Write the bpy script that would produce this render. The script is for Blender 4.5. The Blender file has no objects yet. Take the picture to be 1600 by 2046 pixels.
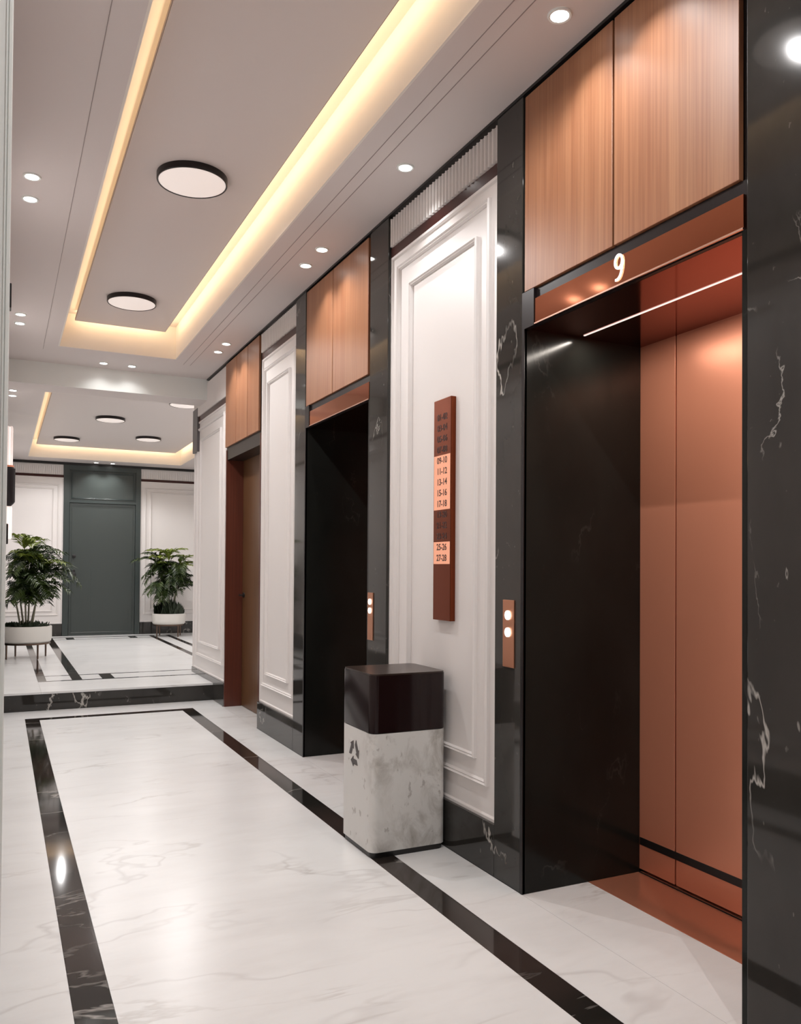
import bpy, bmesh, math, random
from mathutils import Vector, Matrix
random.seed(7)
SC = bpy.context.scene
COL = SC.collection

# ------------------------------------------------------------------ camera
CAM_H = 1.40
def setup_camera():
    th = math.atan(800 / 1649.0); ph = math.atan(0.016); roll = 0.0067
    F = Vector((math.sin(th) * math.cos(ph), math.cos(th) * math.cos(ph), math.sin(ph)))
    R = Vector((math.cos(th), -math.sin(th), 0)); U = R.cross(F)
    c, s = math.cos(roll), math.sin(roll)
    R2 = c * R + s * U; U2 = -s * R + c * U
    cd = bpy.data.cameras.new('camera'); cd.sensor_fit = 'HORIZONTAL'; cd.sensor_width = 36
    cd.lens = 1649 / 1600 * 36; cd.shift_y = (1111.6 - 1023) / 1600; cd.clip_start = 0.02
    cam = bpy.data.objects.new('camera', cd); COL.objects.link(cam)
    m = Matrix((R2, U2, -F)).transposed().to_4x4(); m.translation = Vector((0, 0, CAM_H))
    cam.matrix_world = m
    SC.camera = cam
setup_camera()

# ------------------------------------------------------------------ world, exposure
w = bpy.data.worlds.new('world'); SC.world = w; w.use_nodes = True
w.node_tree.nodes['Background'].inputs[0].default_value = (0.8, 0.85, 0.9, 1)
w.node_tree.nodes['Background'].inputs[1].default_value = 0.3
SC.view_settings.view_transform = 'Standard'; SC.view_settings.look = 'None'
SC.view_settings.gamma = 1; SC.view_settings.use_curve_mapping = False
SC.view_settings.exposure = 0.20
SC.cycles.max_bounces = 10; SC.cycles.diffuse_bounces = 6; SC.cycles.glossy_bounces = 6
LAMP_W, DOWN_W, COVE_W = 70.0, 10.0, .72

# ------------------------------------------------------------------ materials
def mat(name, col=(.8, .8, .8), rough=.5, metal=0, spec=.5, emit=None, estr=0, coat=0):
    m = bpy.data.materials.new(name); m.use_nodes = True
    b = m.node_tree.nodes['Principled BSDF']
    b.inputs['Base Color'].default_value = (*col, 1); b.inputs['Roughness'].default_value = rough
    b.inputs['Metallic'].default_value = metal; b.inputs['Specular IOR Level'].default_value = spec
    b.inputs['Coat Weight'].default_value = coat
    if emit:
        b.inputs['Emission Color'].default_value = (*emit, 1); b.inputs['Emission Strength'].default_value = estr
    return m
def NT(m): return m.node_tree.nodes, m.node_tree.links, m.node_tree.nodes['Principled BSDF']
def coords(m, scale=(1, 1, 1), rot=(0, 0, 0)):
    n, l, b = NT(m)
    g = n.new('ShaderNodeNewGeometry'); mp = n.new('ShaderNodeMapping')
    mp.inputs['Scale'].default_value = scale; mp.inputs['Rotation'].default_value = rot
    l.new(g.outputs['Position'], mp.inputs['Vector']); return mp.outputs[0]
def noise(m, vec, scale, detail=4, rough=.5, dist=0):
    n, l, b = NT(m); t = n.new('ShaderNodeTexNoise'); t.inputs['Scale'].default_value = scale
    t.inputs['Detail'].default_value = detail; t.inputs['Roughness'].default_value = rough
    t.inputs['Distortion'].default_value = dist; l.new(vec, t.inputs['Vector']); return t.outputs['Fac']
def maprange(m, v, a, b_, c=0, d=1):
    n, l, b = NT(m); t = n.new('ShaderNodeMapRange'); t.inputs[1].default_value = a; t.inputs[2].default_value = b_
    t.inputs[3].default_value = c; t.inputs[4].default_value = d; l.new(v, t.inputs[0]); return t.outputs[0]
def mth(m, op, a, b_=None):
    n, l, b = NT(m); t = n.new('ShaderNodeMath'); t.operation = op
    for i, x in enumerate((a, b_)):
        if x is None: continue
        if isinstance(x, (int, float)): t.inputs[i].default_value = x
        else: l.new(x, t.inputs[i])
    return t.outputs[0]
def mixc(m, fac, a, b_):
    n, l, b = NT(m); t = n.new('ShaderNodeMix'); t.data_type = 'RGBA'
    if isinstance(fac, (int, float)): t.inputs[0].default_value = fac
    else: l.new(fac, t.inputs[0])
    for i, x in ((6, a), (7, b_)):
        if isinstance(x, tuple): t.inputs[i].default_value = (*x, 1)
        else: l.new(x, t.inputs[i])
    return t.outputs[2]
def vein(m, vec, scale, width, dist=0.0, detail=6, off=.5, soft=0):
    f = noise(m, vec, scale, detail, .55, dist)
    d = mth(m, 'ABSOLUTE', mth(m, 'SUBTRACT', f, off))
    return maprange(m, d, soft, width, 1, 0)
def base(m, out): NT(m)[1].new(out, NT(m)[2].inputs['Base Color'])

def black_marble(name, dark=(.012, .0115, .010), amount=1.0, spec=.5):
    m = mat(name, dark, .06, spec=spec)
    v = coords(m, (1, 1, .55), (.5, .2, .3))
    a = vein(m, v, 1.5, .0055, .25, 6)
    ma = maprange(m, noise(m, v, 2.6, 2), .54, .66)
    b2 = vein(m, coords(m, (1, 1, .6), (-.5, .9, .1)), 3.1, .006, .3, 6, .47)
    mb = maprange(m, noise(m, v, 3.3, 2), .58, .68)
    cl = maprange(m, noise(m, v, 2.2, 5), .35, .8, 0, 1)
    fine = mth(m, 'MULTIPLY', maprange(m, noise(m, v, 38, 3), .70, .78), .25)
    t = mth(m, 'MAXIMUM', mth(m, 'MULTIPLY', a, ma), mth(m, 'MULTIPLY', mth(m, 'MULTIPLY', b2, mb), .7))
    t = mth(m, 'MULTIPLY', mth(m, 'MAXIMUM', t, fine), amount)
    c0 = mixc(m, cl, dark, tuple(c * 2.3 for c in dark))
    base(m, mixc(m, t, c0, (.42, .40, .37)))
    return m
def white_marble(name):
    m = mat(name, (.8, .8, .79), .28, spec=.42)
    v = coords(m, (1, 1, 1), (0, 0, .55))
    vv = coords(m, (.55, 1.25, 1), (0, 0, .22)); v3 = coords(m, (.4, 1.5, 1), (0, 0, -.75))
    c = mixc(m, maprange(m, noise(m, vv, 1.7, 7, .62, .3), .40, .72), (.775, .785, .785), (.70, .705, .705))
    c = mixc(m, mth(m, 'MULTIPLY', maprange(m, noise(m, v3, 6, 5, .6, .2), .50, .75), .35), c, (.64, .63, .62))
    a = vein(m, vv, .62, .0075, .35, 5, .5); ma = maprange(m, noise(m, v, 1.0, 2), .44, .58)
    c = mixc(m, mth(m, 'MULTIPLY', mth(m, 'MULTIPLY', a, ma), .32), c, (.34, .31, .30))
    b2 = vein(m, v3, 1.3, .012, .4, 6, .52); mb = maprange(m, noise(m, v, 1.5, 2), .50, .64)
    c = mixc(m, mth(m, 'MULTIPLY', mth(m, 'MULTIPLY', b2, mb), .42), c, (.38, .35, .32))
    base(m, c); return m
def inlay_marble(name):
    m = mat(name, (.02, .018, .016), .06, spec=.5)
    v = coords(m, (.35, 1, 1), (0, 0, .12))
    c = mixc(m, maprange(m, noise(m, v, 1.1, 4), .42, .60), (.016, .015, .013), (.042, .030, .026))
    a = vein(m, v, 1.6, .010, .5, 6, .5); ma = maprange(m, noise(m, v, 1.3, 2), .48, .58)
    base(m, mixc(m, mth(m, 'MULTIPLY', mth(m, 'MULTIPLY', a, ma), .8), c, (.40, .38, .36))); return m
def wood(name, c1, c2, c3, rough=.32, sc=1.0):
    m = mat(name, c1, rough, spec=.5)
    v = coords(m, (9 * sc, 9 * sc, .28)); v2 = coords(m, (70 * sc, 70 * sc, .9))
    f = maprange(m, noise(m, v, 1.6, 5, .6, .25), .3, .7)
    g = maprange(m, noise(m, v2, 1.5, 3, .6), .35, .65)
    c = mixc(m, f, c1, c2); c = mixc(m, mth(m, 'MULTIPLY', g, .45), c, c3)
    base(m, c); return m

M = {}
M['wall'] = mat('wall_paint', (.745, .715, .700), .40)
M['ceil'] = mat('ceiling_paint', (.67, .615, .60), .6)
M['trimgrey'] = mat('tray_edge_trim', (.30, .25, .24), .5)
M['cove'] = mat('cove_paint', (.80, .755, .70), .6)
M['blk'] = black_marble('black_marble', (.020, .0185, .0165), 1.15, .45)
M['blk_plain'] = black_marble('plain_black_marble', (.008, .0085, .0075), .07, .2)
M['blk_plain'].node_tree.nodes['Principled BSDF'].inputs['Roughness'].default_value = .16
M['inlay'] = inlay_marble('inlay_marble')
M['white'] = white_marble('white_marble')
M['wood'] = wood('teak_veneer', (.285, .115, .054), (.365, .175, .088), (.165, .058, .027), .42)
M['brown'] = wood('dark_brown_wood', (.115, .052, .020), (.155, .075, .030), (.06, .025, .010), .35)
M['redwood'] = wood('dark_red_wood', (.090, .022, .012), (.12, .032, .018), (.05, .013, .008), .3)
M['gap'] = mat('black_lacquer', (.010, .009, .009), .35)
M['frame'] = mat('dark_metal', (.012, .009, .010), .3, .0, .3)
M['copper'] = mat('brushed_copper', (.74, .30, .185), .27, .45)
def brushed(m, sc=(60, 60, .6), lo=.2, hi=.34):
    n, l, b = NT(m)
    l.new(maprange(m, noise(m, coords(m, sc), 3, 2), .2, .8, lo, hi), b.inputs['Roughness'])
brushed(M['copper'], (30, 30, .5), .29, .36)
M['coppermirror'] = mat('polished_copper', (.60, .215, .115), .09, 1)
M['redmirror'] = mat('dark_red_copper', (.40, .115, .085), .10, 1)
M['sill'] = mat('copper_floor_plate', (.66, .27, .165), .16, .55)
M['sign'] = mat('sign_copper', (.20, .050, .022), .12, 1)
M['ink'] = mat('engraved_ink', (.05, .012, .008), .4)
M['green'] = mat('grey_green_panel', (.050, .060, .057), .3, 0, .4)
brushed(M['green'], (14, 14, .5), .27, .33)
M['green_dark'] = mat('grey_green_frame', (.038, .050, .048), .3)
M['green_grey'] = mat('grey_block', (.13, .125, .13), .5)
M['bin'] = mat('bin_stone', (.55, .54, .50), .45)
_m = M['bin']; _v = coords(_m, (1, 1, .7), (0, 0, .3))
_c = mixc(_m, maprange(_m, noise(_m, _v, 9, 6, .65, .5), .46, .70), (.66, .655, .635), (.33, .31, .28))
_low = maprange(_m, noise(_m, _v, 2.2, 2), .40, .60)
_c2 = mixc(_m, _low, (.68, .675, .655), _c)
base(_m, mixc(_m, mth(_m, 'MULTIPLY', maprange(_m, noise(_m, _v, 26, 3), .64, .70), .45), _c2, (.16, .13, .11)))
M['lid'] = mat('dark_plum_metal', (.012, .005, .005), .12, 0, .35)
M['lidtop'] = mat('brown_lid', (.030, .018, .013), .28, 0, .5)
M['white_trim'] = mat('white_trim', (.84, .87, .85), .35)
M['diff'] = mat('lamp_diffuser', (.8, .75, .72), .5, emit=(1, .88, .82), estr=.36)
M['bulb'] = mat('downlight_lens', (1, 1, 1), .5, emit=(1, .97, .93), estr=14)
M['num'] = mat('lit_number', (1, 1, 1), .5, emit=(1, .93, .85), estr=.9)
M['btn'] = mat('lit_button', (1, 1, 1), .5, emit=(1, .93, .80), estr=1.6)
M['slit'] = mat('light_slit', (1, 1, 1), .5, emit=(1, .90, .82), estr=.8)
M['edge'] = mat('bright_copper_edge', (.95, .62, .50), .25, 1)
M['led'] = mat('led_strip', (1, .8, .5), .5, emit=(1, .66, .34), estr=2.5)
M['tube'] = mat('glass_rod', (.9, .8, .78), .15, emit=(1, .84, .78), estr=.45)
M['pot'] = mat('white_pot', (.72, .70, .66), .45)
M['metal'] = mat('bronze_legs', (.16, .11, .085), .3, 1)
M['soil'] = mat('potting_soil', (.012, .012, .008), .9)
M['leaf'] = mat('palm_leaf', (.035, .075, .012), .38)
_m = M['leaf']; base(_m, mixc(_m, maprange(_m, noise(_m, coords(_m), 5, 3), .35, .65), (.010, .023, .006), (.046, .075, .012)))
M['leaf2'] = mat('young_palm_leaf', (.17, .22, .030), .4)
M['stem'] = mat('cane_stem', (.20, .19, .13), .5)

# ------------------------------------------------------------------ mesh helpers
class MB:
    def __init__(s): s.v = []; s.f = []; s.sm = False
    def add(s, vs, fs):
        o = len(s.v); s.v += [tuple(p) for p in vs]; s.f += [tuple(i + o for i in f) for f in fs]; return s
    def box(s, x0, x1, y0, y1, z0, z1):
        x0, x1 = sorted((x0, x1)); y0, y1 = sorted((y0, y1)); z0, z1 = sorted((z0, z1))
        return s.add([(x0,y0,z0),(x1,y0,z0),(x1,y1,z0),(x0,y1,z0),(x0,y0,z1),(x1,y0,z1),(x1,y1,z1),(x0,y1,z1)],
                     [(0,3,2,1),(4,5,6,7),(0,1,5,4),(1,2,6,5),(2,3,7,6),(3,0,4,7)])
    def prism(s, pts, z0, z1):
        n = len(pts)
        vs = [(x, y, z0) for x, y in pts] + [(x, y, z1) for x, y in pts]
        return s.add(vs, [tuple(range(n))[::-1], tuple(range(n, 2 * n))] + [(i, (i+1) % n, n + (i+1) % n, n + i) for i in range(n)])
    def lathe(s, c, prof, n=48, cap=True):
        vs = []; m = len(prof)
        for r, z in prof:
            for i in range(n):
                a = 2 * math.pi * i / n; vs.append((c[0] + r * math.cos(a), c[1] + r * math.sin(a), c[2] + z))
        fs = [(j*n+i, j*n+(i+1) % n, (j+1)*n+(i+1) % n, (j+1)*n+i) for j in range(m-1) for i in range(n)]
        if cap: fs += [tuple(range(n))[::-1], tuple(range((m-1)*n, m*n))]
        return s.add(vs, fs)
    def tube(s, pts, rads, n=8):
        pts = [Vector(p) for p in pts]; vs = []; 
        if not hasattr(rads, '__len__'): rads = [rads] * len(pts)
        for k, p in enumerate(pts):
            t = (pts[min(k+1, len(pts)-1)] - pts[max(k-1, 0)]).normalized()
            a = t.cross(Vector((.3, .9, .1)) if abs(t.y) < .8 else Vector((1, 0, .1))).normalized(); b = t.cross(a)
            for i in range(n):
                q = 2 * math.pi * i / n; vs.append(p + rads[k] * (math.cos(q) * a + math.sin(q) * b))
        m = len(pts)
        fs = [(j*n+i, j*n+(i+1) % n, (j+1)*n+(i+1) % n, (j+1)*n+i) for j in range(m-1) for i in range(n)]
        return s.add(vs, fs + [tuple(range(n))[::-1], tuple(range((m-1)*n, m*n))])
    def ring(s, P, u0, u1, v0, v1, prof):
        """mitred moulding ring; P(u,v,d) -> point, prof = [(inset, proud)]"""
        vs = []
        for o, d in prof:
            vs += [P(u0+o, v0+o, d), P(u1-o, v0+o, d), P(u1-o, v1-o, d), P(u0+o, v1-o, d)]
        n = len(prof)
        return s.add(vs, [(4*j+i, 4*j+(i+1) % 4, 4*(j+1)+(i+1) % 4, 4*(j+1)+i) for j in range(n-1) for i in range(4)])
def prop(o, label=None, cat=None, group=None, kind=None):
    if label: o['label'] = label
    if cat: o['category'] = cat
    if group: o['group'] = group
    if kind: o['kind'] = kind
    return o
def wloc(o):
    v = Vector((0, 0, 0))
    while o is not None: v += o.location; o = o.parent
    return v
def build(name, mb, m, parent=None, loc=None, bevel=0, smooth=False, label=None, seg=2):
    """vertices are in world space; stored relative to the object's own origin"""
    me = bpy.data.meshes.new(name); org = Vector(loc) if loc else (wloc(parent) if parent else Vector((0, 0, 0)))
    me.from_pydata([tuple(Vector(p) - org) for p in mb.v], [], mb.f)
    bm = bmesh.new(); bm.from_mesh(me); bmesh.ops.recalc_face_normals(bm, faces=bm.faces)
    if bevel: bmesh.ops.bevel(bm, geom=list(bm.edges), offset=bevel, segments=seg, affect='EDGES', profile=.5)
    if smooth:
        for f in bm.faces: f.smooth = True
        for e in bm.edges:
            if len(e.link_faces) == 2 and e.calc_face_angle(0) > .6: e.smooth = False
    bm.to_mesh(me); bm.free(); me.materials.append(m)
    o = bpy.data.objects.new(name, me); COL.objects.link(o)
    if parent: o.parent = parent; o.location = org - wloc(parent)
    else: o.location = org
    if label: o['label'] = label
    return o
def box(name, b, m, parent=None, bevel=0, label=None): return build(name, MB().box(*b), m, parent, None, bevel, label=label)
def thing(name, loc, label, cat, group=None):
    o = bpy.data.objects.new(name, None); o.empty_display_size = .1; COL.objects.link(o); o.location = loc
    return prop(o, label, cat, group)
def struct(o, label=None): return prop(o, label, kind='structure')
def copy_tree(o, loc=None, parent=None):
    c = o.copy(); COL.objects.link(c)
    if parent: c.parent = parent
    if loc is not None: c.location = loc
    for ch in list(o.children): copy_tree(ch, None, c)
    return c
def text(name, body, size, m, parent, mw, extrude=.002, label=None, bold=0, xs=1.0):
    cu = bpy.data.curves.new(name, 'FONT'); cu.body = body; cu.size = size; cu.extrude = extrude; cu.offset = bold
    cu.align_x = 'CENTER'; cu.align_y = 'CENTER'; cu.resolution_u = 4
    t = bpy.data.objects.new('tmp_text', cu); COL.objects.link(t)
    dg = bpy.context.evaluated_depsgraph_get()
    me = bpy.data.meshes.new_from_object(t.evaluated_get(dg)); bpy.data.objects.remove(t)
    me.transform(Matrix.Diagonal((xs, 1, 1, 1)))
    me.transform(mw); me.transform(Matrix.Translation(-wloc(parent))); me.materials.clear(); me.materials.append(m)
    o = bpy.data.objects.new(name, me); COL.objects.link(o); o.parent = parent
    if label: o['label'] = label
    return o
def on_right_wall(x, y, z):   # letters that face -X and read left to right for someone in the corridor
    m = Matrix(((0, 0, -1, x), (-1, 0, 0, y), (0, 1, 0, z), (0, 0, 0, 1))); return m

# ------------------------------------------------------------------ key dimensions
CE = 3.50          # main soffit
PX = 2.045         # portal / skirting face
WX = 2.075         # white panel face of the right wall
LX = -0.06         # left wall face
ST_Y, ST_H = 8.79, 0.18
FY = 15.80; CE2 = 3.27; BEAM_Y = 9.18
BACK = 3.0         # back of right wall build-up

# ------------------------------------------------------------------ floor
fl = struct(box('floor', (-1.2, 3.3, -3.0, ST_Y, -.30, -.021), M['gap']), 'white marble corridor floor with a black marble border')
G = .0006
def slab(x0, x1, y0, y1, z, parent, m='white', name='marble_slab', pr=0):
    return box(name, (x0+G, x1-G, y0+G, y1-G, z-.02, z+pr), M[m], parent)
bx0, bx1, bx2, bx3, by1, by0 = .225, .345, 1.635, 1.755, 8.36, 8.25
slab(bx1, bx2, -3.0, by0, 0, fl)
slab(LX, bx0, -3.0, by1, 0, fl); slab(bx3, PX, -3.0, by1, 0, fl)
slab(LX, 2.24, by1, ST_Y, 0, fl)
slab(bx0, bx1, -3.0, by0, 0, fl, 'inlay', 'inlay_strip'); slab(bx2, bx3, -3.0, by0, 0, fl, 'inlay', 'inlay_strip')
slab(bx0, bx3, by0, by1, 0, fl, 'inlay', 'inlay_strip')
slab(PX, 2.40, 1.80, 3.01, 0, fl); slab(PX, 2.40, 4.67, 5.87, 0, fl); slab(PX, 2.26, 7.10, 8.32, 0, fl)
slab(-1.1, LX, -.85, 1.5, 0, fl)

up = struct(box('floor', (-.5, 4.7, ST_Y + .03, FY + .2, -.30, ST_H - .021), M['gap']), 'raised white marble lobby floor with double black inlay frame')
build('step_riser', MB().box(LX, 2.24, ST_Y, ST_Y + .03, -.02, ST_H - .021), M['blk'], up, label='black marble step riser')
def uslab(x0, x1, y0, y1, m='white', name='marble_slab'): return slab(x0, x1, y0, y1, ST_H, up, m, name)
ox0, ox1, oy0, oy1 = .38, 2.72, 9.56, 15.35      # outer frame
ix0, ix1, iy0, iy1 = .72, 2.43, 10.02, 14.95     # inner frame
bw = .085
uslab(-.4, ox0, ST_Y, FY); uslab(ox1 + bw, 4.6, 9.95, FY)
uslab(ox0, ox1 + bw, oy1 + bw, FY); uslab(ox0, WX, ST_Y, oy0); uslab(WX, ox1 + bw, 9.95, iy0)
uslab(ox0, ox0 + bw, oy0, oy1 + bw, 'inlay', 'inlay_strip'); uslab(ox1, ox1 + bw, iy0, oy1 + bw, 'inlay', 'inlay_strip')
uslab(ox0 + bw, WX, oy0, oy0 + .06, 'inlay', 'inlay_strip'); uslab(ox0 + bw, ox1, oy1, oy1 + bw, 'inlay', 'inlay_strip')
uslab(ix0, ix0 + bw + .02, oy0 + .06, oy1, 'inlay', 'inlay_strip'); uslab(ix1, ix1 + bw, iy0, oy1, 'inlay', 'inlay_strip')
uslab(ox0 + bw, ix0, iy0, iy0 + .05, 'inlay', 'inlay_strip')
uslab(ix0 + bw + .02, ix1, iy0, iy0 + .05, 'inlay', 'inlay_strip'); uslab(ix0 + bw + .02, ix1, iy1, iy1 + .05, 'inlay', 'inlay_strip')
for yy0, yy1 in ((oy0 + .06, iy0), (iy1 + .05, oy1)):
    uslab(1.03, 1.03 + .13, yy0, yy1, 'inlay', 'inlay_strip')
uslab(2.06, 2.19, iy1 + .05, oy1, 'inlay', 'inlay_strip')
uslab(ix0 + bw + .02, 1.03, oy0 + .06, iy0); uslab(1.16, WX, oy0 + .06, iy0)
uslab(ix0 + bw + .02, 1.03, iy1 + .05, oy1); uslab(1.16, 2.06, iy1 + .05, oy1); uslab(2.19, ix1, iy1 + .05, oy1)
uslab(ix0 + bw + .02, ix1, iy0 + .05, iy1)
uslab(ox0 + bw, ix0, oy0 + .06, iy0); uslab(ox0 + bw, ix0, iy0 + .05, oy1); uslab(ix1 + bw, ox1, iy0, oy1)

# ------------------------------------------------------------------ ceilings
def cove(parent, x0, x1, y0, y1, z, rise, mg, X0, X1, Y0, Y1, thick=.42, vis=(0, 1, 2, 3)):
    """soffit with an opening, hidden strips of light round a dropped centre panel"""
    mb = MB(); zt = z + thick
    mb.box(X0, x0, Y0, Y1, z, zt); mb.box(x1, X1, Y0, Y1, z, zt); mb.box(x0, x1, Y0, y0, z, zt); mb.box(x0, x1, y1, Y1, z, zt)
    build('soffit', mb, M['ceil'], parent)
    e = .012; lip = MB()
    lip.box(x0, x0 + e, y0, y1, z + .0005, z + rise); lip.box(x1 - e, x1, y0, y1, z + .0005, z + rise)
    lip.box(x0 + e, x1 - e, y1 - e, y1, z + .0005, z + rise); lip.box(x0 + e, x1 - e, y0, y0 + e, z + .0005, z + rise)
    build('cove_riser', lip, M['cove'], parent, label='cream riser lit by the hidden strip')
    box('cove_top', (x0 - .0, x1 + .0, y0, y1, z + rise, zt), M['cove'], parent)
    a0, a1, b0, b1 = x0 + mg, x1 - mg, y0 + mg, y1 - mg; zp = z + rise - .10
    box('centre_trim', (a0 - .004, a1 + .004, b0 - .004, b1 + .004, zp + .003, zp + .024), M['trimgrey'], parent)
    box('centre_panel', (a0, a1, b0, b1, zp, zp + .022), M['ceil'], parent, .003)
    st = MB(); k = .015; hh = zp + .022
    st.box(a0 + k, a0 + k + .02, b0 + k, b1 - k, hh, hh + .012); st.box(a1 - k - .02, a1 - k, b0 + k, b1 - k, hh, hh + .012)
    st.box(a0 + k + .02, a1 - k - .02, b1 - k - .02, b1 - k, hh, hh + .012)
    build('light_strip', st, M['led'], parent, label='warm hidden light strip')
    def strip(cx, cy, lx, ly, dirv, gain=1.0):
        ld = bpy.data.lights.new('cove_lamp', 'AREA'); ld.shape = 'RECTANGLE'; ld.size = max(lx, ly); ld.size_y = .05
        ld.color = (1, .70, .42); ld.energy = COVE_W * gain * max(lx, ly)
        o = bpy.data.objects.new('cove_lamp', ld); COL.objects.link(o)
        zax = -Vector(dirv).normalized(); xax = Vector((0, 1, 0)) if ly > lx else Vector((1, 0, 0))
        yax = zax.cross(xax).normalized(); mm = Matrix((xax, yax, zax)).transposed().to_4x4(); mm.translation = Vector((cx, cy, hh + .04))
        mm.translation -= wloc(parent); o.parent = parent; o.matrix_basis = mm
    cy = (b0 + b1) / 2; cx = (a0 + a1) / 2
    strip(a0 - .0, cy, .05, b1 - b0, (-1, 0, -.1), .55); strip(a1 + .0, cy, .05, b1 - b0, (1, 0, .0), 1.5)
    strip(cx, b1, a1 - a0, .05, (0, 1, .0), 1.6)
    return zp
ce = struct(thing('ceiling', (0, 0, CE), 'white corridor ceiling with a long warm-lit recessed tray', None))
LAMP_Z = cove(ce, .47, 1.575, -1.6, 8.45, CE, .325, .14, -1.2, 3.3, -3.0, BEAM_Y)
bd = MB()
for gx in (.345, 1.675, 1.745): bd.box(gx, gx + .003, -3.0, 8.62, CE - .002, CE + .001)
build('ceiling_bead', bd, M['trimgrey'], ce)
ce2 = struct(thing('ceiling', (0, 9.2, CE2), 'lower lobby ceiling with a warm-lit tray beyond the beam', None))
LAMP_Z2 = cove(ce2, .40, 2.95, 9.55, 15.28, CE2, .30, .13, -.5, 4.7, BEAM_Y + .001, FY + .2)
bm_ = struct(box('trim_1', (-.06, WX, BEAM_Y - .006, BEAM_Y, CE2 - .0, CE), M['white_trim']), 'white beam face where the ceiling steps down to the lobby')

# ------------------------------------------------------------------ panelling
def P_right(x): return lambda u, v, d: (x - d, u, v)
def P_left(x): return lambda u, v, d: (x + d, u, v)
def P_far(y): return lambda u, v, d: (u, y - d, v)
PROF = lambda w, d: [(0, -.001), (0, d * .7), (w * .22, d), (w * .5, d * .62), (w * .75, d * .78), (w, d * .25), (w, -.001)]
def panelled(parent, P, u0, u1, zb, zt, outer, inner, frieze=True, sk=(0, .235), skp=.03, side_white=True, topdark=(3.243, 3.30), wallm='wall', rib=True, ribpart=True, back=.05):
    """white moulded panel with black skirting, dark band and fluted frieze above"""
    def pb(name, a0, a1, v0, v1, d0, d1, m, bevel=0, par=None):
        p, q = P(a0, v0, d0), P(a1, v1, d1)
        return box(name, (p[0], q[0], p[1], q[1], p[2], q[2]), m, par or parent, bevel)
    pn = pb('wall_panel', u0, u1, sk[1], topdark[0], -back, 0, M[wallm])
    for (a0, a1, v0, v1), wd in ((outer, .026), (inner, .022)):
        build('moulding', MB().ring(P, a0, a1, v0, v1, PROF(wd, .022)), M[wallm], pn)
    build('moulding', MB().ring(P, u0, u1, sk[1], topdark[0], [(0, 0), (0, .012), (.014, .012), (.020, 0)]), M[wallm], pn)
    pb('skirting', u0, u1, sk[0], sk[1], -back, skp, M['blk'], .003)
    pb('dark_band', u0, u1, topdark[0], topdark[1], -back, .012, M['band'])
    fz = pb('frieze', u0, u1, topdark[1], zt, -back, 0, M[wallm])
    if rib:
        n = max(3, int((u1 - u0) / .034)); s = (u1 - u0) / n
        if ribpart:
            first = None
            for i in range(n):
                c = u0 + (i + .5) * s
                if first is None:
                    mb = MB(); pts = []
                    for k in range(7):
                        a = math.pi * k / 6; pts.append((-math.cos(a) * s * .30, math.sin(a) * .026))
                    vs = [P(c + a, v, d) for v in (topdark[1] + .004, zt - .02) for a, d in pts]
                    mb.add(vs, [(j, j+1, 8+j, 7+j) for j in range(6)] + [tuple(range(7)), tuple(range(7, 14))])
                    first = build('rib', mb, M[wallm], fz, loc=P(c, topdark[1], 0), smooth=True)
                else:
                    r = first.copy(); COL.objects.link(r); r.location = Vector(P(c, topdark[1], 0)) - wloc(fz)
        else:
            mb = MB()
            for i in range(n):
                c = u0 + (i + .5) * s
                p, q = P(c - s * .3, topdark[1] + .004, 0), P(c + s * .3, zt - .02, .01)
                mb.box(p[0], q[0], p[1], q[1], p[2], q[2])
            build('ribbing', mb, M[wallm], fz)
    return pn
M['band'] = mat('dark_red_band', (.040, .008, .006), .3, 0, .35)

wr = struct(box('wall_right', (BACK, BACK + .15, -3.0, 9.9, -.02, CE), M['gap']), 'right corridor wall with white panels, lifts and black marble piers')
PR = P_right(WX)
def rpanel(u0, u1, outer, inner, **k): return panelled(wr, PR, u0, u1, 0, CE - .012, outer, inner, **k)
p1 = rpanel(3.22, 4.405, (3.31, 4.315, .385, 3.165), (3.425, 4.155, .495, 3.02))
p2 = rpanel(6.10, 7.08, (6.165, 7.02, .385, 3.15), (6.30, 6.90, .49, 3.01))
rpanel(-2.9, 1.50, (-2.75, 1.42, .385, 3.15), (-2.6, 1.30, .49, 3.01), rib=False)
p3 = rpanel(8.33, 9.88, (8.43, 9.70, .40, 3.02), (8.58, 9.55, .55, 2.88), sk=(0, .24), topdark=(3.10, 3.16), skp=.02)
# wall body behind panels
bod = MB()
for a, b in ((-3.0, 1.5), (3.25, 4.40), (6.12, 7.08), (8.33, 9.90)): bod.box(WX + .05, BACK, a, b, 0, CE)
build('wall_core', bod, M['wall'], wr)
box('shadow_gap', (PX - .004, WX + .05, -2.9, 9.88, CE - .014, CE - .0005), M['gap'], wr)
for a0, a1, m in ((9.66, 9.899, ''),):
    box('corner_block', (WX - .030, WX + .03, a0, a1, 2.76, 3.265), M['green_grey'], wr)

# marble piers (portal jambs)
def pier(n, y0, y1, lab):
    o = struct(build('trim_%d' % n, MB().box(PX, 2.72, y0, y1, 0, CE - .013), M['blk'], None, (PX, (y0+y1)/2, 0), .003), lab)
    return o
pier(2, 1.50, 1.80, 'black white-veined marble pier at the right edge of the photo')
pier(3, 3.01, 3.22, 'black marble pier between the near lift and the white panel, carrying a call plate')
pier(4, 4.405, 4.67, 'black marble pier just beyond the white panel with the copper directory')
pier(5, 5.87, 6.10, 'narrow black marble pier on the far side of the second lift')

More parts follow.
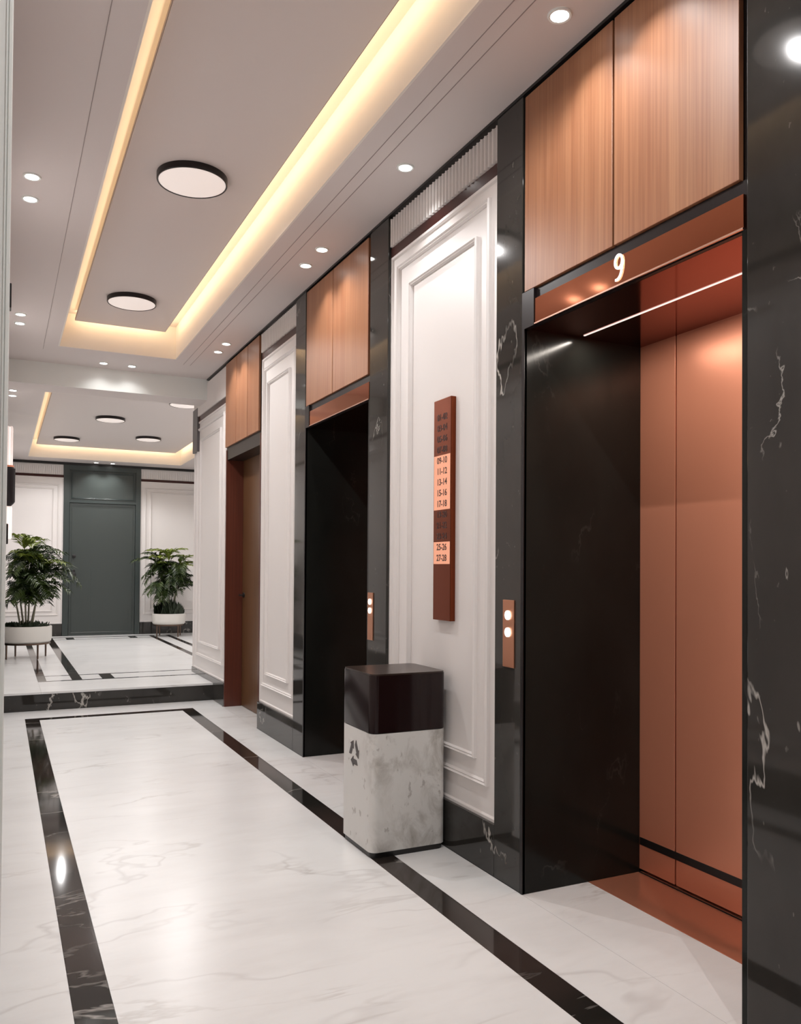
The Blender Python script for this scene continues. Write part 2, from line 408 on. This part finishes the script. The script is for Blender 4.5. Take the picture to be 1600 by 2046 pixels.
def wood_bay(y0, y1, seams, parent, z0=2.615, z1=CE - .016, mm='wood'):
    box('wood_backing', (PX + .022, PX + .05, y0, y1, z0 - .05, z1), M['gap'], parent)
    ys = [y0 + .025] + seams + [y1 - .012]
    for a, b in zip(ys[:-1], ys[1:]):
        box('wood_panel', (PX, PX + .021, a + .005, b - .005, z0, z1 - .012), M[mm], parent, .002)

def elevator(y0, y1, seam, wseam, label, number=None):
    t = thing('elevator', (PX, (y0 + y1) / 2, 0), label, 'elevator')
    DX = 2.70; H = 2.452
    # leaves; the far leaf slides behind the far reveal
    lm = MB().box(DX, DX + .03, seam + .0045, y1 + .30, .015, H + .02)
    build('door_leaf', lm, M['copper'], t, bevel=.0015)
    build('door_leaf', MB().box(DX, DX + .03, y0 - .05, seam - .0045, .015, H + .02), M['copper'], t, bevel=.0015)
    box('shaft_void', (DX + .032, DX + .05, y0 - .06, y1 + .3, 0, H + .05), M['gap'], t)
    box('threshold', (2.40, DX + .03, y0 + .001, y1 - .022, -.018, .002), M['sill'], t, .001)
    box('threshold_groove', (DX - .012, DX - .002, y0 + .001, y1 - .022, .002, .0035), M['gap'], t)
    box('far_reveal', (PX + .002, DX - .002, y1 - .02, y1 - .001, .002, H), M['blk_plain'], t)
    box('near_reveal', (PX + .002, DX - .002, y0 + .001, y0 + .02, .002, H), M['blk_plain'], t)
    box('soffit', (PX + .03, DX + .03, y0 + .001, y1 - .001, H, H + .02), M['redmirror'], t)
    if number:
        box('light_slit', (2.333, 2.341, y0 + .03, y1 - .06, H - .003, H), M['slit'], t, label='thin lit slot in the lift head')
        ld = bpy.data.lights.new('slot_lamp', 'AREA'); ld.shape = 'RECTANGLE'; ld.size = 1.05; ld.size_y = .02; ld.energy = 6; ld.color = (1, .9, .8)
        lo = bpy.data.objects.new('slot_lamp', ld); COL.objects.link(lo); lo.parent = t
        lo.location = (2.337 - PX, 0, H - .006); lo.rotation_euler = (0, 0, math.radians(90))
    box('kick_gap', (DX - .002, DX + .004, y0 + .02, y1 - .022, .128, .162), M['gap'], t, label='dark gap low on the doors')
    # front transom in its dark frame
    fr = box('head_frame', (PX + .012, PX + .028, y0 + .001, y1 - .001, 2.452, 2.612), M['frame'], t)
    tr = box('transom', (PX + .002, PX + .012, y0 + .015, y1 - .09, 2.462, 2.566), M['coppermirror'], t, .001, 'polished copper strip over the lift opening')
    box('copper_edge', (PX - .001, PX + .006, y0 + .015, y1 - .09, 2.455, 2.461), M['edge'], t)
    box('side_frame', (PX - .002, PX + .012, y1 - .09, y1 - .002, 2.452, 2.612), M['frame'], t)
    box('side_frame', (PX - .002, PX + .012, y1 - .020, y1 - .002, 0.0, 2.452), M['frame'], t)
    if number:
        # ribbon strokes of the numeral: a closed bowl and a curved tail
        bowl = [(.20 * math.cos(a), .20 + .235 * math.sin(a)) for a in (2 * math.pi * k / 28 for k in range(29))]
        tail = [(.200, .20), (.202, .06), (.185, -.08), (.145, -.22), (.085, -.33), (.0, -.405), (-.10, -.435), (-.175, -.425)]
        mb = MB()
        for path in (bowl, tail):
            q = []
            for k, (a, b) in enumerate(path):
                p0, p1 = (path[k-1] if k else (path[-2] if path is bowl else path[0])), (path[k+1] if k < len(path) - 1 else (path[1] if path is bowl else path[-1]))
                dx, dy = p1[0] - p0[0], p1[1] - p0[1]; L = math.hypot(dx, dy); nx, ny = -dy / L * .041, dx / L * .041
                q.append(((a + nx, b + ny), (a - nx, b - ny)))
            for k in range(len(q) - 1):
                c4 = [q[k][0], q[k][1], q[k+1][1], q[k+1][0]]
                vs = [(x, 2.382 - a * .098, 2.524 + b * .104) for x in (PX - .0035, PX + .001) for a, b in c4]
                mb.add(vs, [(0, 1, 2, 3), (4, 5, 6, 7), (0, 1, 5, 4), (2, 3, 7, 6)])
        build('number', mb, M['num'], tr, label='lit white number 9 over the lift')
    wood_bay(y0, y1, wseam, t)
    return t
elevator(1.80, 3.01, 2.765, [2.415], 'near lift with copper doors, black reveal and a lit 9 above', '9')
elevator(4.67, 5.87, 5.45, [5.313], 'second lift along the wall, dark recess behind the stone bin')

# third bay: brown timber door
d1 = struct(thing('door_1', (2.1, 7.7, 0), 'brown timber door in a dark red frame under wood panels, past the second lift', None))
box('door_leaf', (2.235, 2.275, 7.10, 8.32, .004, 2.56), M['brown'], d1, .002)
box('door_frame', (PX + .012, 2.234, 8.30, 8.328, 0, 2.60), M['redwood'], d1, .002)
box('door_frame', (PX + .012, 2.234, 7.082, 7.105, 0, 2.60), M['redwood'], d1, .002)
box('door_head', (PX + .02, 2.27, 7.105, 8.30, 2.50, 2.60), M['gap'], d1)
hb = MB(); hb.lathe((0, 0, 0), [(.001, 0), (.026, 0), (.026, .012), (.010, .014), (.010, .045)], 20)
hb.v = [(2.235 - z, 8.24 + x, 1.13 + y) for x, y, z in hb.v]
hb.box(2.182, 2.196, 8.11, 8.25, 1.121, 1.139)
build('door_handle', hb, M['gap'], d1, smooth=True)
wood_bay(7.09, 8.33, [7.49, 7.90], d1, 2.625)

# ------------------------------------------------------------------ call plates
def call_plate(y0, y1, z0, z1, b1, b2, label, r):
    t = thing('call_panel', (PX, (y0+y1)/2, z0), label, 'call panel')
    yc = (y0 + y1) / 2
    box('plate', (PX - .006, PX + .002, y0, y1, z0, z1), M['plate'], t, .0015)
    for z in (b1, b2):
        mb = MB().lathe((0, 0, 0), [(r, 0), (r, .006), (r * .8, .008), (.001, .008)], 24)
        mb.v = [(PX - .006 - c, yc + a, z + b) for a, b, c in mb.v]
        build('button', mb, M['btn'], t, smooth=True, label='lit white call button')
M['plate'] = mat('plate_copper', (.62, .30, .19), .32, 1)
call_plate(3.055, 3.145, .968, 1.268, 1.200, 1.124, 'copper call plate with two lit buttons on the pier left of the near lift', .021)
call_plate(4.585, 4.665, .968, 1.258, 1.202, 1.148, 'copper call plate on the pier above the stone bin', .018)

# ------------------------------------------------------------------ floor directory
sg = thing('directory_sign', (WX, 3.73, 1.135), 'tall narrow copper floor directory on the white wall panel', 'sign')
box('plate', (WX - .030, WX, 3.640, 3.822, 1.14, 2.283), M['sign'], sg, .002)
rows = ['01-02', '03-04', '05-06', '07-08', '09-10', '11-12', '13-14', '15-16', '17-18', '19-20', '21-22', '23-24', '25-26', '27-28']
M['signband'] = mat('emissive_sign_band', (.45, .20, .12), .4, emit=(1, .42, .26), estr=.48)
for za, zb in ((1.710, 1.992), (1.430, 1.544)):  # bright bands on the copper, put into the material as emission
    box('bright_band', (WX - .0304, WX - .029, 3.645, 3.817, za, zb), M['signband'], sg, label='warm bright band behind the numbers, put in as emission')
for i, r in enumerate(rows):
    z = 2.188 - i * .056
    text('floor_numbers', r, .046, M['ink'], sg, on_right_wall(WX - .0305, 3.731, z), .0008, bold=.0008)

# ------------------------------------------------------------------ stone bin
bn = thing('recycling_bin', (1.84, 3.85, 0), 'square stone litter bin with black top, against the white panel', 'bin')
def rrect(x0, x1, y0, y1, r, n=8):
    pts = []
    for cx, cy, a in ((x1-r, y1-r, 0), (x0+r, y1-r, 90), (x0+r, y0+r, 180), (x1-r, y0+r, 270)):
        for k in range(n + 1):
            q = math.radians(a + 90 * k / n); pts.append((cx + r * math.cos(q), cy + r * math.sin(q)))
    return pts
BX0, BX1, BY0, BY1 = 1.625, 2.038, 3.655, 4.04
build('plinth', MB().prism(rrect(BX0 + .008, BX1 - .008, BY0 + .008, BY1 - .008, .036), 0, .028), M['gap'], bn, smooth=True)
build('body', MB().prism(rrect(BX0, BX1, BY0, BY1, .04), .028, .600), M['bin'], bn, smooth=True, label='mottled pale stone body')
build('joint', MB().prism(rrect(BX0 + .004, BX1 - .004, BY0 + .004, BY1 - .004, .037), .600, .604), M['gap'], bn, smooth=True)
build('top_section', MB().prism(rrect(BX0, BX1, BY0, BY1, .04), .604, .882), M['lid'], bn, smooth=True, label='glossy near-black upper section')
build('lid', MB().prism(rrect(BX0 + .003, BX1 - .003, BY0 + .003, BY1 - .003, .037), .882, .890), M['lidtop'], bn, smooth=True, label='dark brown flat lid')
# three bent arrows chasing each other
def arrow_sym(x0, cy, cz, R, parent):
    for k in range(3):
        a = math.radians(90 + 120 * k); b = a - math.radians(120)
        A = Vector((math.cos(a), math.sin(a))); B = Vector((math.cos(b), math.sin(b)))
        d = (B - A).normalized(); nr = (A + B).normalized(); mid = (A + B) / 2
        q = [(-.62, .17), (.16, .17), (.16, .34), (.62, -.02), (.16, -.36), (.16, -.17), (-.42, -.17), (-.52, -.02)]
        q = [mid + d * s_ + nr * (n_ + .08) for s_, n_ in q]
        mb = MB(); n = len(q)
        vs = [(x, cy - R * p.x, cz + R * 1.1 * p.y) for x in (x0, x0 - .0025) for p in q]
        mb.add(vs, [tuple(range(n)), tuple(range(n, 2*n))] + [(i, (i+1) % n, n + (i+1) % n, n + i) for i in range(n)])
        build('arrow', mb, M['sym'], parent)
M['sym'] = mat('symbol_paint', (.07, .06, .06), .5)
sy = box('recycling_symbol', (BX0 - .0008, BX0 + .002, 3.80, 3.93, .42, .53), M['bin'], bn, label='dark triangle of three chasing arrows')
arrow_sym(BX0 - .0008, 3.866, .472, .068, sy)

# ------------------------------------------------------------------ lobby walls
wf = struct(box('wall_back', (-.5, 4.7, FY + .05, FY + .2, 0, CE2), M['wall']), 'far lobby wall with white panels around the grey-green door')
PF = P_far(FY)
fk = dict(sk=(ST_H, .40), topdark=(2.995, 3.04), skp=.02, ribpart=False)
panelled(wf, PF, -.5, 1.00, 0, CE2 - .04, (-.35, .93, .55, 2.87), (-.2, .84, .62, 2.80), **fk)
panelled(wf, PF, 2.325, 4.6, 0, CE2 - .04, (2.40, 3.5, .55, 2.87), (2.50, 3.40, .62, 2.80), **fk)
box('cornice', (-.5, 4.6, FY - .03, FY + .05, CE2 - .045, CE2 - .001), M['gap'], wf)
d2 = struct(thing('door_2', (1.66, FY, ST_H), 'grey-green metal door with matching panel above at the far end', None))
box('door_frame', (1.002, 1.10, FY - .03, FY + .05, ST_H, 3.225), M['green_dark'], d2, .004)
box('door_frame', (2.235, 2.323, FY - .03, FY + .05, ST_H, 3.225), M['green_dark'], d2, .004)
box('door_frame', (1.10, 2.235, FY - .03, FY + .05, 2.555, 2.60), M['green_dark'], d2, .003)
box('door_frame', (1.10, 2.235, FY - .03, FY + .05, 3.14, 3.225), M['green_dark'], d2, .003)
tp = box('over_panel', (1.10, 2.235, FY + .0, FY + .03, 2.60, 3.14), M['green'], d2, .003)
build('moulding', MB().ring(PF, 1.13, 2.205, 2.63, 3.11, PROF(.02, .012)), M['green_dark'], tp)
lf = box('door_leaf', (1.105, 2.23, FY - .005, FY + .03, ST_H + .004, 2.553), M['green'], d2, .003)
build('moulding', MB().ring(P_far(FY - .005), 1.14, 2.19, ST_H + .05, 2.51, PROF(.014, .006)), M['green'], lf)
box('door_seam', (1.475, 1.479, FY - .0065, FY - .004, ST_H + .01, 2.55), M['green_dark'], lf)
for z, r in ((1.60, .032), (1.27, .042)):
    mb = MB().lathe((0, 0, 0), [(r, 0), (r, .014), (r * .5, .018), (r * .5, .05), (r * .7, .055), (r*.7, .075), (.002, .078)], 20)
    mb.v = [(1.185 + a, FY - .005 - c, z + b) for a, b, c in mb.v]
    build('door_knob', mb, M['gap'], lf, smooth=True)
box('handle_plate', (1.165, 1.205, FY - .014, FY - .004, 1.20, 1.36), M['gap'], lf, .002)
we = struct(box('wall_east', (4.6, 4.75, 9.9, FY + .2, 0, CE2), M['wall']), 'side wall of the lobby hidden behind the corridor corner')
wc = struct(box('wall_corner', (BACK - .9, 4.7, 9.90, 9.95, 0, CE), M['wall']), 'return of the corridor wall facing the lobby')

# ------------------------------------------------------------------ left wall
wl = struct(box('wall_left', (LX - .25, LX - .06, 1.56, FY + .1, -.02, CE), M['wall']), 'left white panelled wall with black skirting, mostly outside the view')
PL = P_left(LX)
def lp(u0, u1, **k): panelled(wl, PL, u0, u1, 0, CE - .012, (u0 + .1, u1 - .1, .385, 3.15), (u0 + .22, u1 - .22, .49, 3.01), rib=False, **k)
lp(1.80, 3.2); lp(3.22, 4.40); lp(4.42, 5.9); lp(5.92, 7.1); lp(7.12, 8.77, skp=.02)
lk = dict(sk=(ST_H, .40), topdark=(2.995, 3.04), skp=.02, rib=False)
for a in (8.81, 10.4, 12.0, 13.8):
    b = {8.81: 10.38, 10.4: 11.98, 12.0: 13.78, 13.8: 15.7}[a]
    panelled(wl, PL, a, b, 0, CE2 - .01, (a + .1, b - .1, .55, 2.87), (a + .2, b - .2, .62, 2.80), **lk)
# recess the picture is taken from: plain niche with copper lift doors
nb = struct(thing('wall_front', (-1, 0, 0), 'walls behind the camera, with the opposite recess', None))
box('niche_side', (-1.1, LX, 1.50, 1.56, 0, CE), M['wall'], nb); box('niche_side', (-1.1, LX, -.91, -.85, 0, CE), M['wall'], nb)
box('niche_back', (-1.16, -1.1, -.91, 1.56, 0, CE), M['wall'], nb)
box('left_run', (LX - .1, LX, -3.0, -.91, 0, CE), M['wall'], nb)
box('end_wall', (-1.2, 3.2, -3.1, -3.0, -.02, CE), M['blk'], nb)

# slim white door frame at the left edge of the view, with black hinges
tf = struct(thing('trim_6', (-.05, 1.52, 0), 'slim white grooved frame at the left edge of the photo', None))
mb = MB().box(LX, .0095, 1.60, 1.68, 0, CE)
box('frame_post', (LX - .06, .0092, 1.58, 1.72, 0, CE - .001), M['white_trim'], tf, .002)
for gx in (-.0015, .003): box('bead', (gx, gx + .0016, 1.577, 1.5805, 0, CE - .002), M['white_trim'], tf)
for z0, z1 in ((1.852, 1.895), (1.44, 1.475)):
    box('hinge', (.002, .0122, 1.585, 1.61, z0, z1), M['gap'], tf, .001)

# ------------------------------------------------------------------ lamps
def ceiling_light(x, y, z, r, label, first=[None]):
    t = thing('ceiling_light', (x, y, z), label, 'ceiling light', 'round black-rimmed ceiling lights')
    build('rim', MB().lathe((x, y, z), [(r, 0), (r, -.034), (r - .003, -.038), (r - .009, -.038), (r - .011, -.034), (r - .011, -.0005)], 64), M['frame'], t, smooth=True)
    build('diffuser', MB().lathe((x, y, z), [(r - .011, -.002), (r - .011, -.035), (r - .03, -.040), (.001, -.041)], 64, False), M['diff'], t, smooth=True)
    ld = bpy.data.lights.new('lamp_glow', 'SPOT'); ld.energy = LAMP_W; ld.spot_size = math.radians(152); ld.spot_blend = .30
    ld.shadow_soft_size = .012; ld.color = (1, .975, .965)
    o = bpy.data.objects.new('lamp_glow', ld); COL.objects.link(o); o.parent = t; o.location = (0, 0, -.065)
for x, y, lab in ((1.0, 4.93, 'largest-looking round ceiling light, nearest in the corridor tray'),
                  (1.0, 7.43, 'second round ceiling light, near the far end of the corridor tray'),
                  (1.0, 2.43, 'round ceiling light above the viewer, unseen, added to light the corridor'),  # this and the next carry the row on out of view, added for light
                  (1.0, -.07, 'round ceiling light behind the viewer, unseen, added to light the corridor')):
    ceiling_light(x, y, LAMP_Z, .205, lab)
for x, y, lab in ((1.35, 12.0, 'round ceiling light in the middle of the lobby tray'),
                  (2.06, 10.45, 'round lobby ceiling light half hidden by the corridor corner'),
                  (.935, 14.18, 'far left round ceiling light of the lobby tray'),
                  (2.10, 13.55, 'far right round ceiling light of the lobby tray')):
    ceiling_light(x, y, LAMP_Z2, .195, lab)
def downlight(x, y, z, label, group, aim=(0, 0), watts=None, r=.046):
    t = thing('downlight', (x, y, z), label, 'downlight', group)
    build('trim_ring', MB().lathe((x, y, z), [(r * .74, -.001), (r * .76, -.006), (r * .95, -.007), (r, -.003), (r, -.0002)], 32, False), M['white_trim'], t, smooth=True)
    build('lens', MB().lathe((x, y, z), [(r * .75, -.004), (.001, -.005)], 32, False), M['bulb'], t)
    ld = bpy.data.lights.new('downlight_beam', 'SPOT'); ld.energy = watts or DOWN_W; ld.spot_size = math.radians(112); ld.spot_blend = .75
    ld.shadow_soft_size = .012; ld.color = (1, .98, .965)
    o = bpy.data.objects.new('downlight_beam', ld); COL.objects.link(o); o.parent = t; o.location = (0, 0, -.02)
    o.rotation_euler = (aim[0], aim[1], 0)
    return t
gr = 'recessed downlights along the right wall'
for y, lab in ((2.52, 'large recessed downlight beside the near wood panels'), (3.84, 'single downlight above the fluted frieze of the directory panel'),
               (5.08, 'nearer of two downlights beside the second lift'), (5.40, 'farther of two downlights beside the second lift'),
               (7.63, 'nearer of two downlights beside the brown door'), (7.95, 'farther of two downlights beside the brown door'),
               (2.20, 'recessed downlight beside the near lift, just above the photo')):
    downlight(1.876, y, CE, lab, gr)
gl = 'recessed downlights along the left wall'
for y, lab in ((4.83, 'nearest downlight of the left row, left of the big round lamp'), (5.13, 'second downlight of the left row, just behind the nearest'),
               (7.52, 'third downlight of the left row, left of the second round lamp'), (7.80, 'fourth downlight of the left row'),
               (2.25, 'left row downlight above the photo')):
    downlight(.128, y, CE, lab, gl)
downlight(.93, 8.93, CE, 'left downlight of the pair in front of the beam', 'downlights by the beam', aim=(.32, 0), watts=3)
downlight(1.21, 8.93, CE, 'right downlight of the pair in front of the beam', 'downlights by the beam', aim=(.32, 0), watts=3)
gb = 'lobby downlights'
for x, y, lab in ((.10, 9.62, 'nearer small lobby downlight at the far left edge'), (.10, 9.92, 'farther small lobby downlight at the far left edge'),
                  (.10, 12.6, 'small lobby downlight above the wall lamp'),
                  (1.52, FY - .22, 'left downlight over the grey-green door'), (1.80, FY - .22, 'right downlight over the grey-green door')):
    downlight(x, y, CE2, lab, gb, watts=9 if y < 15 else 20)
for x, y, lab in ((3.7, 11.5, 'nearer lobby downlight hidden behind the corridor corner'), (3.7, 13.8, 'farther lobby downlight hidden behind the corridor corner')):
    downlight(x, y, CE2, lab, 'hidden lobby downlights', watts=30)

# ------------------------------------------------------------------ wall lamp
sc_ = thing('wall_lamp', (LX, 10.5, 2.1), 'black and glass-rod wall lamp on the left wall above the palm', 'wall lamp')
sx = .085
box('back_plate', (LX, LX + .02, 10.44, 10.56, 2.1, 2.6), M['frame'], sc_, .003)
build('body', MB().lathe((sx, 10.5, 2.13), [(.02, -.03), (.05, 0), (.062, .02), (.062, .40), (.045, .42)], 24), M['frame'], sc_, smooth=True)
box('bracket', (LX + .02, sx - .05, 10.48, 10.52, 2.32, 2.36), M['frame'], sc_)
for z0, z1 in ((2.552, 3.02), (1.72, 2.098)):
    for dx, dy in ((-.018, 0), (.018, 0), (0, .02)):
        build('glass_rod', MB().lathe((sx + dx, 10.5 + dy, z0), [(.010, 0), (.016, .02), (.016, z1 - z0 - .02), (.010, z1 - z0)], 12), M['tube'], sc_, smooth=True)
build('collar', MB().lathe((sx, 10.5, 2.548), [(.048, 0), (.048, .02)], 24), M['copper'], sc_, smooth=True)

# ------------------------------------------------------------------ palms
def frond_mesh(seed, m, L=.62, n=16, wide=.020):
    rnd = random.Random(seed); mb = MB()
    # arching rachis in the local XZ plane, growing up then out
    pts = []
    for k in range(9):
        t = k / 8; pts.append(Vector((L * (.15 * t + .75 * t * t), 0, L * (.95 * t - .62 * t ** 2.6))))
    mb.tube(pts, [.006 * (1 - .75 * k / 8) for k in range(9)], 4)
    for k in range(n):
        t = .28 + .72 * k / (n - 1); i = min(7, int(t * 8)); fr = t * 8 - i
        p = pts[i].lerp(pts[i + 1], fr); tan = (pts[i + 1] - pts[i]).normalized()
        ll = L * (.52 - .26 * abs(t - .55) * 1.6) * rnd.uniform(.85, 1.1)
        for sd in (-1, 1):
            d = (tan * .75 + Vector((0, sd * .85, rnd.uniform(-.05, .25)))).normalized()
            side = d.cross(Vector((0, 0, 1))).normalized()
            a = p; b = p + d * ll * .5 + Vector((0, 0, .01)); c = p + d * ll + Vector((0, 0, -.25 * ll))
            w_ = wide * rnd.uniform(.8, 1.15)
            up_ = Vector((0, 0, w_ * .35))
            mb.add([a - side * w_ * .25, a + side * w_ * .25, b - side * w_ + up_, b - up_ * .4, b + side * w_ + up_, c], [(0, 3, 2), (0, 1, 3), (1, 4, 3), (2, 3, 5), (3, 4, 5)])
    me = bpy.data.meshes.new('frond'); me.from_pydata([tuple(v) for v in mb.v], [], mb.f); me.materials.append(m); return me
def palm(x, y, z, scale, label, seed, potr, poth, legh, htop, spread, nfr, dense=False):
    t = thing('potted_palm', (x, y, z), label, 'potted plant', 'potted palms in the lobby')
    rnd = random.Random(seed); zb = z + legh
    pr = [(potr * .90, 0), (potr * .97, .02), (potr, .06), (potr, poth - .01), (potr - .008, poth), (potr - .022, poth), (potr - .024, poth - .03)]
    pot = build('pot', MB().lathe((x, y, zb), pr, 40), M['pot'], t, smooth=True)
    build('stand_ring', MB().lathe((x, y, zb - .022), [(potr * .80, 0), (potr * .94, 0), (potr * .94, .021), (potr * .80, .021)], 40, False), M['metal'], t)
    for k in range(4):
        a = math.radians(28 + 90 * k); c, s = math.cos(a), math.sin(a)
        build('leg', MB().tube([(x + c * potr * .88, y + s * potr * .88, zb - .002), (x + c * potr * .88, y + s * potr * .88, z + .001)], [.014, .011], 8), M['metal'], t)
    so = build('soil', MB().lathe((x, y, zb + poth - .05), [(potr - .026, 0), (potr - .03, .025), (potr * .5, .05), (.01, .055)], 24), M['soil'], t, smooth=True)
    # low ground cover over the soil
    gc = MB()
    for k in range(420 if dense else 260):
        a = rnd.uniform(0, 6.28); r = potr * .88 * math.sqrt(rnd.random()); h = rnd.uniform(.03, .11) * (2.9 if dense else 1.0) * (1 - .5 * (r / potr) ** 2)
        p = Vector((x + r * math.cos(a), y + r * math.sin(a), zb + poth - .02)); q = p + Vector((rnd.uniform(-.04, .04), rnd.uniform(-.04, .04), h))
        s_ = Vector((math.cos(a + 1), math.sin(a + 1), 0)) * .012
        gc.add([p - s_, p + s_, q + s_ * 1.4 - Vector((0, 0, h * .3)), q, q - s_ * 1.4 - Vector((0, 0, h * .3))], [(0, 1, 2, 3, 4)])
    g = build('ground_cover', gc, M['leafdark'], t); g['kind'] = 'stuff'
    base_z = zb + poth - .01
    crowns = []
    for k in range(6):
        a = k * 1.05 + .3; r0 = .05 + .03 * (k % 2); r1 = r0 + spread * .28
        h = (htop - base_z) * rnd.uniform(.34, .55)
        p0 = Vector((x + r0 * math.cos(a), y + r0 * math.sin(a), base_z)); p1 = Vector((x + r1 * math.cos(a), y + r1 * math.sin(a), base_z + h))
        build('stem', MB().tube([p0, p0.lerp(p1, .5) + Vector((0, 0, .03)), p1], [.014, .011, .008], 6), M['stem'], t); crowns.append((p0, p1))
    dark = [frond_mesh(seed + i, M['leaf'], .56 * scale) for i in range(3)]; young = frond_mesh(seed + 9, M['leaf2'], .54 * scale)
    k = -1; made = 0; tries = 0
    while made < nfr and tries < 4000:
        tries += 1; k = made
        p0, p1 = crowns[rnd.randrange(6)]; tt = rnd.uniform(.60, 1.45); p = p0.lerp(p1, tt)
        top = k >= nfr - 14
        if top: p = p0.lerp(p1, rnd.uniform(1.2, 1.6))
        me = young if top else dark[k % 3]
        tilt = rnd.uniform(-.45, -.05) if top else rnd.uniform(-.25, .75)
        sc = rnd.uniform(.55, .85); az = rnd.uniform(0, 6.283)
        mw = Matrix.Translation(p) @ Matrix.Rotation(az, 4, 'Z') @ Matrix.Rotation(tilt, 4, 'Y') @ Matrix.Scale(sc, 4)
        vv = [mw @ v.co for v in me.vertices]
        if min(v.x for v in vv) < LX + .045 or max(v.y for v in vv) > FY - .04: continue
        made += 1
        o = bpy.data.objects.new('frond', me); COL.objects.link(o); o.parent = t; o.location = p - Vector((x, y, z))
        o.rotation_euler = (0, tilt, az); o.scale = (sc, sc, sc)
    return t
M['leafdark'] = mat('ground_cover_leaf', (.018, .030, .012), .5)
palm(.335, 12.2, ST_H, 1.05, 'large potted palm in a white planter at the left edge of the lobby', 3, .315, .22, .21, 1.86, .42, 88)
palm(2.73, 15.10, ST_H, .95, 'smaller potted palm in a white planter right of the grey-green door', 11, .29, .19, .22, 1.85, .36, 80, True)
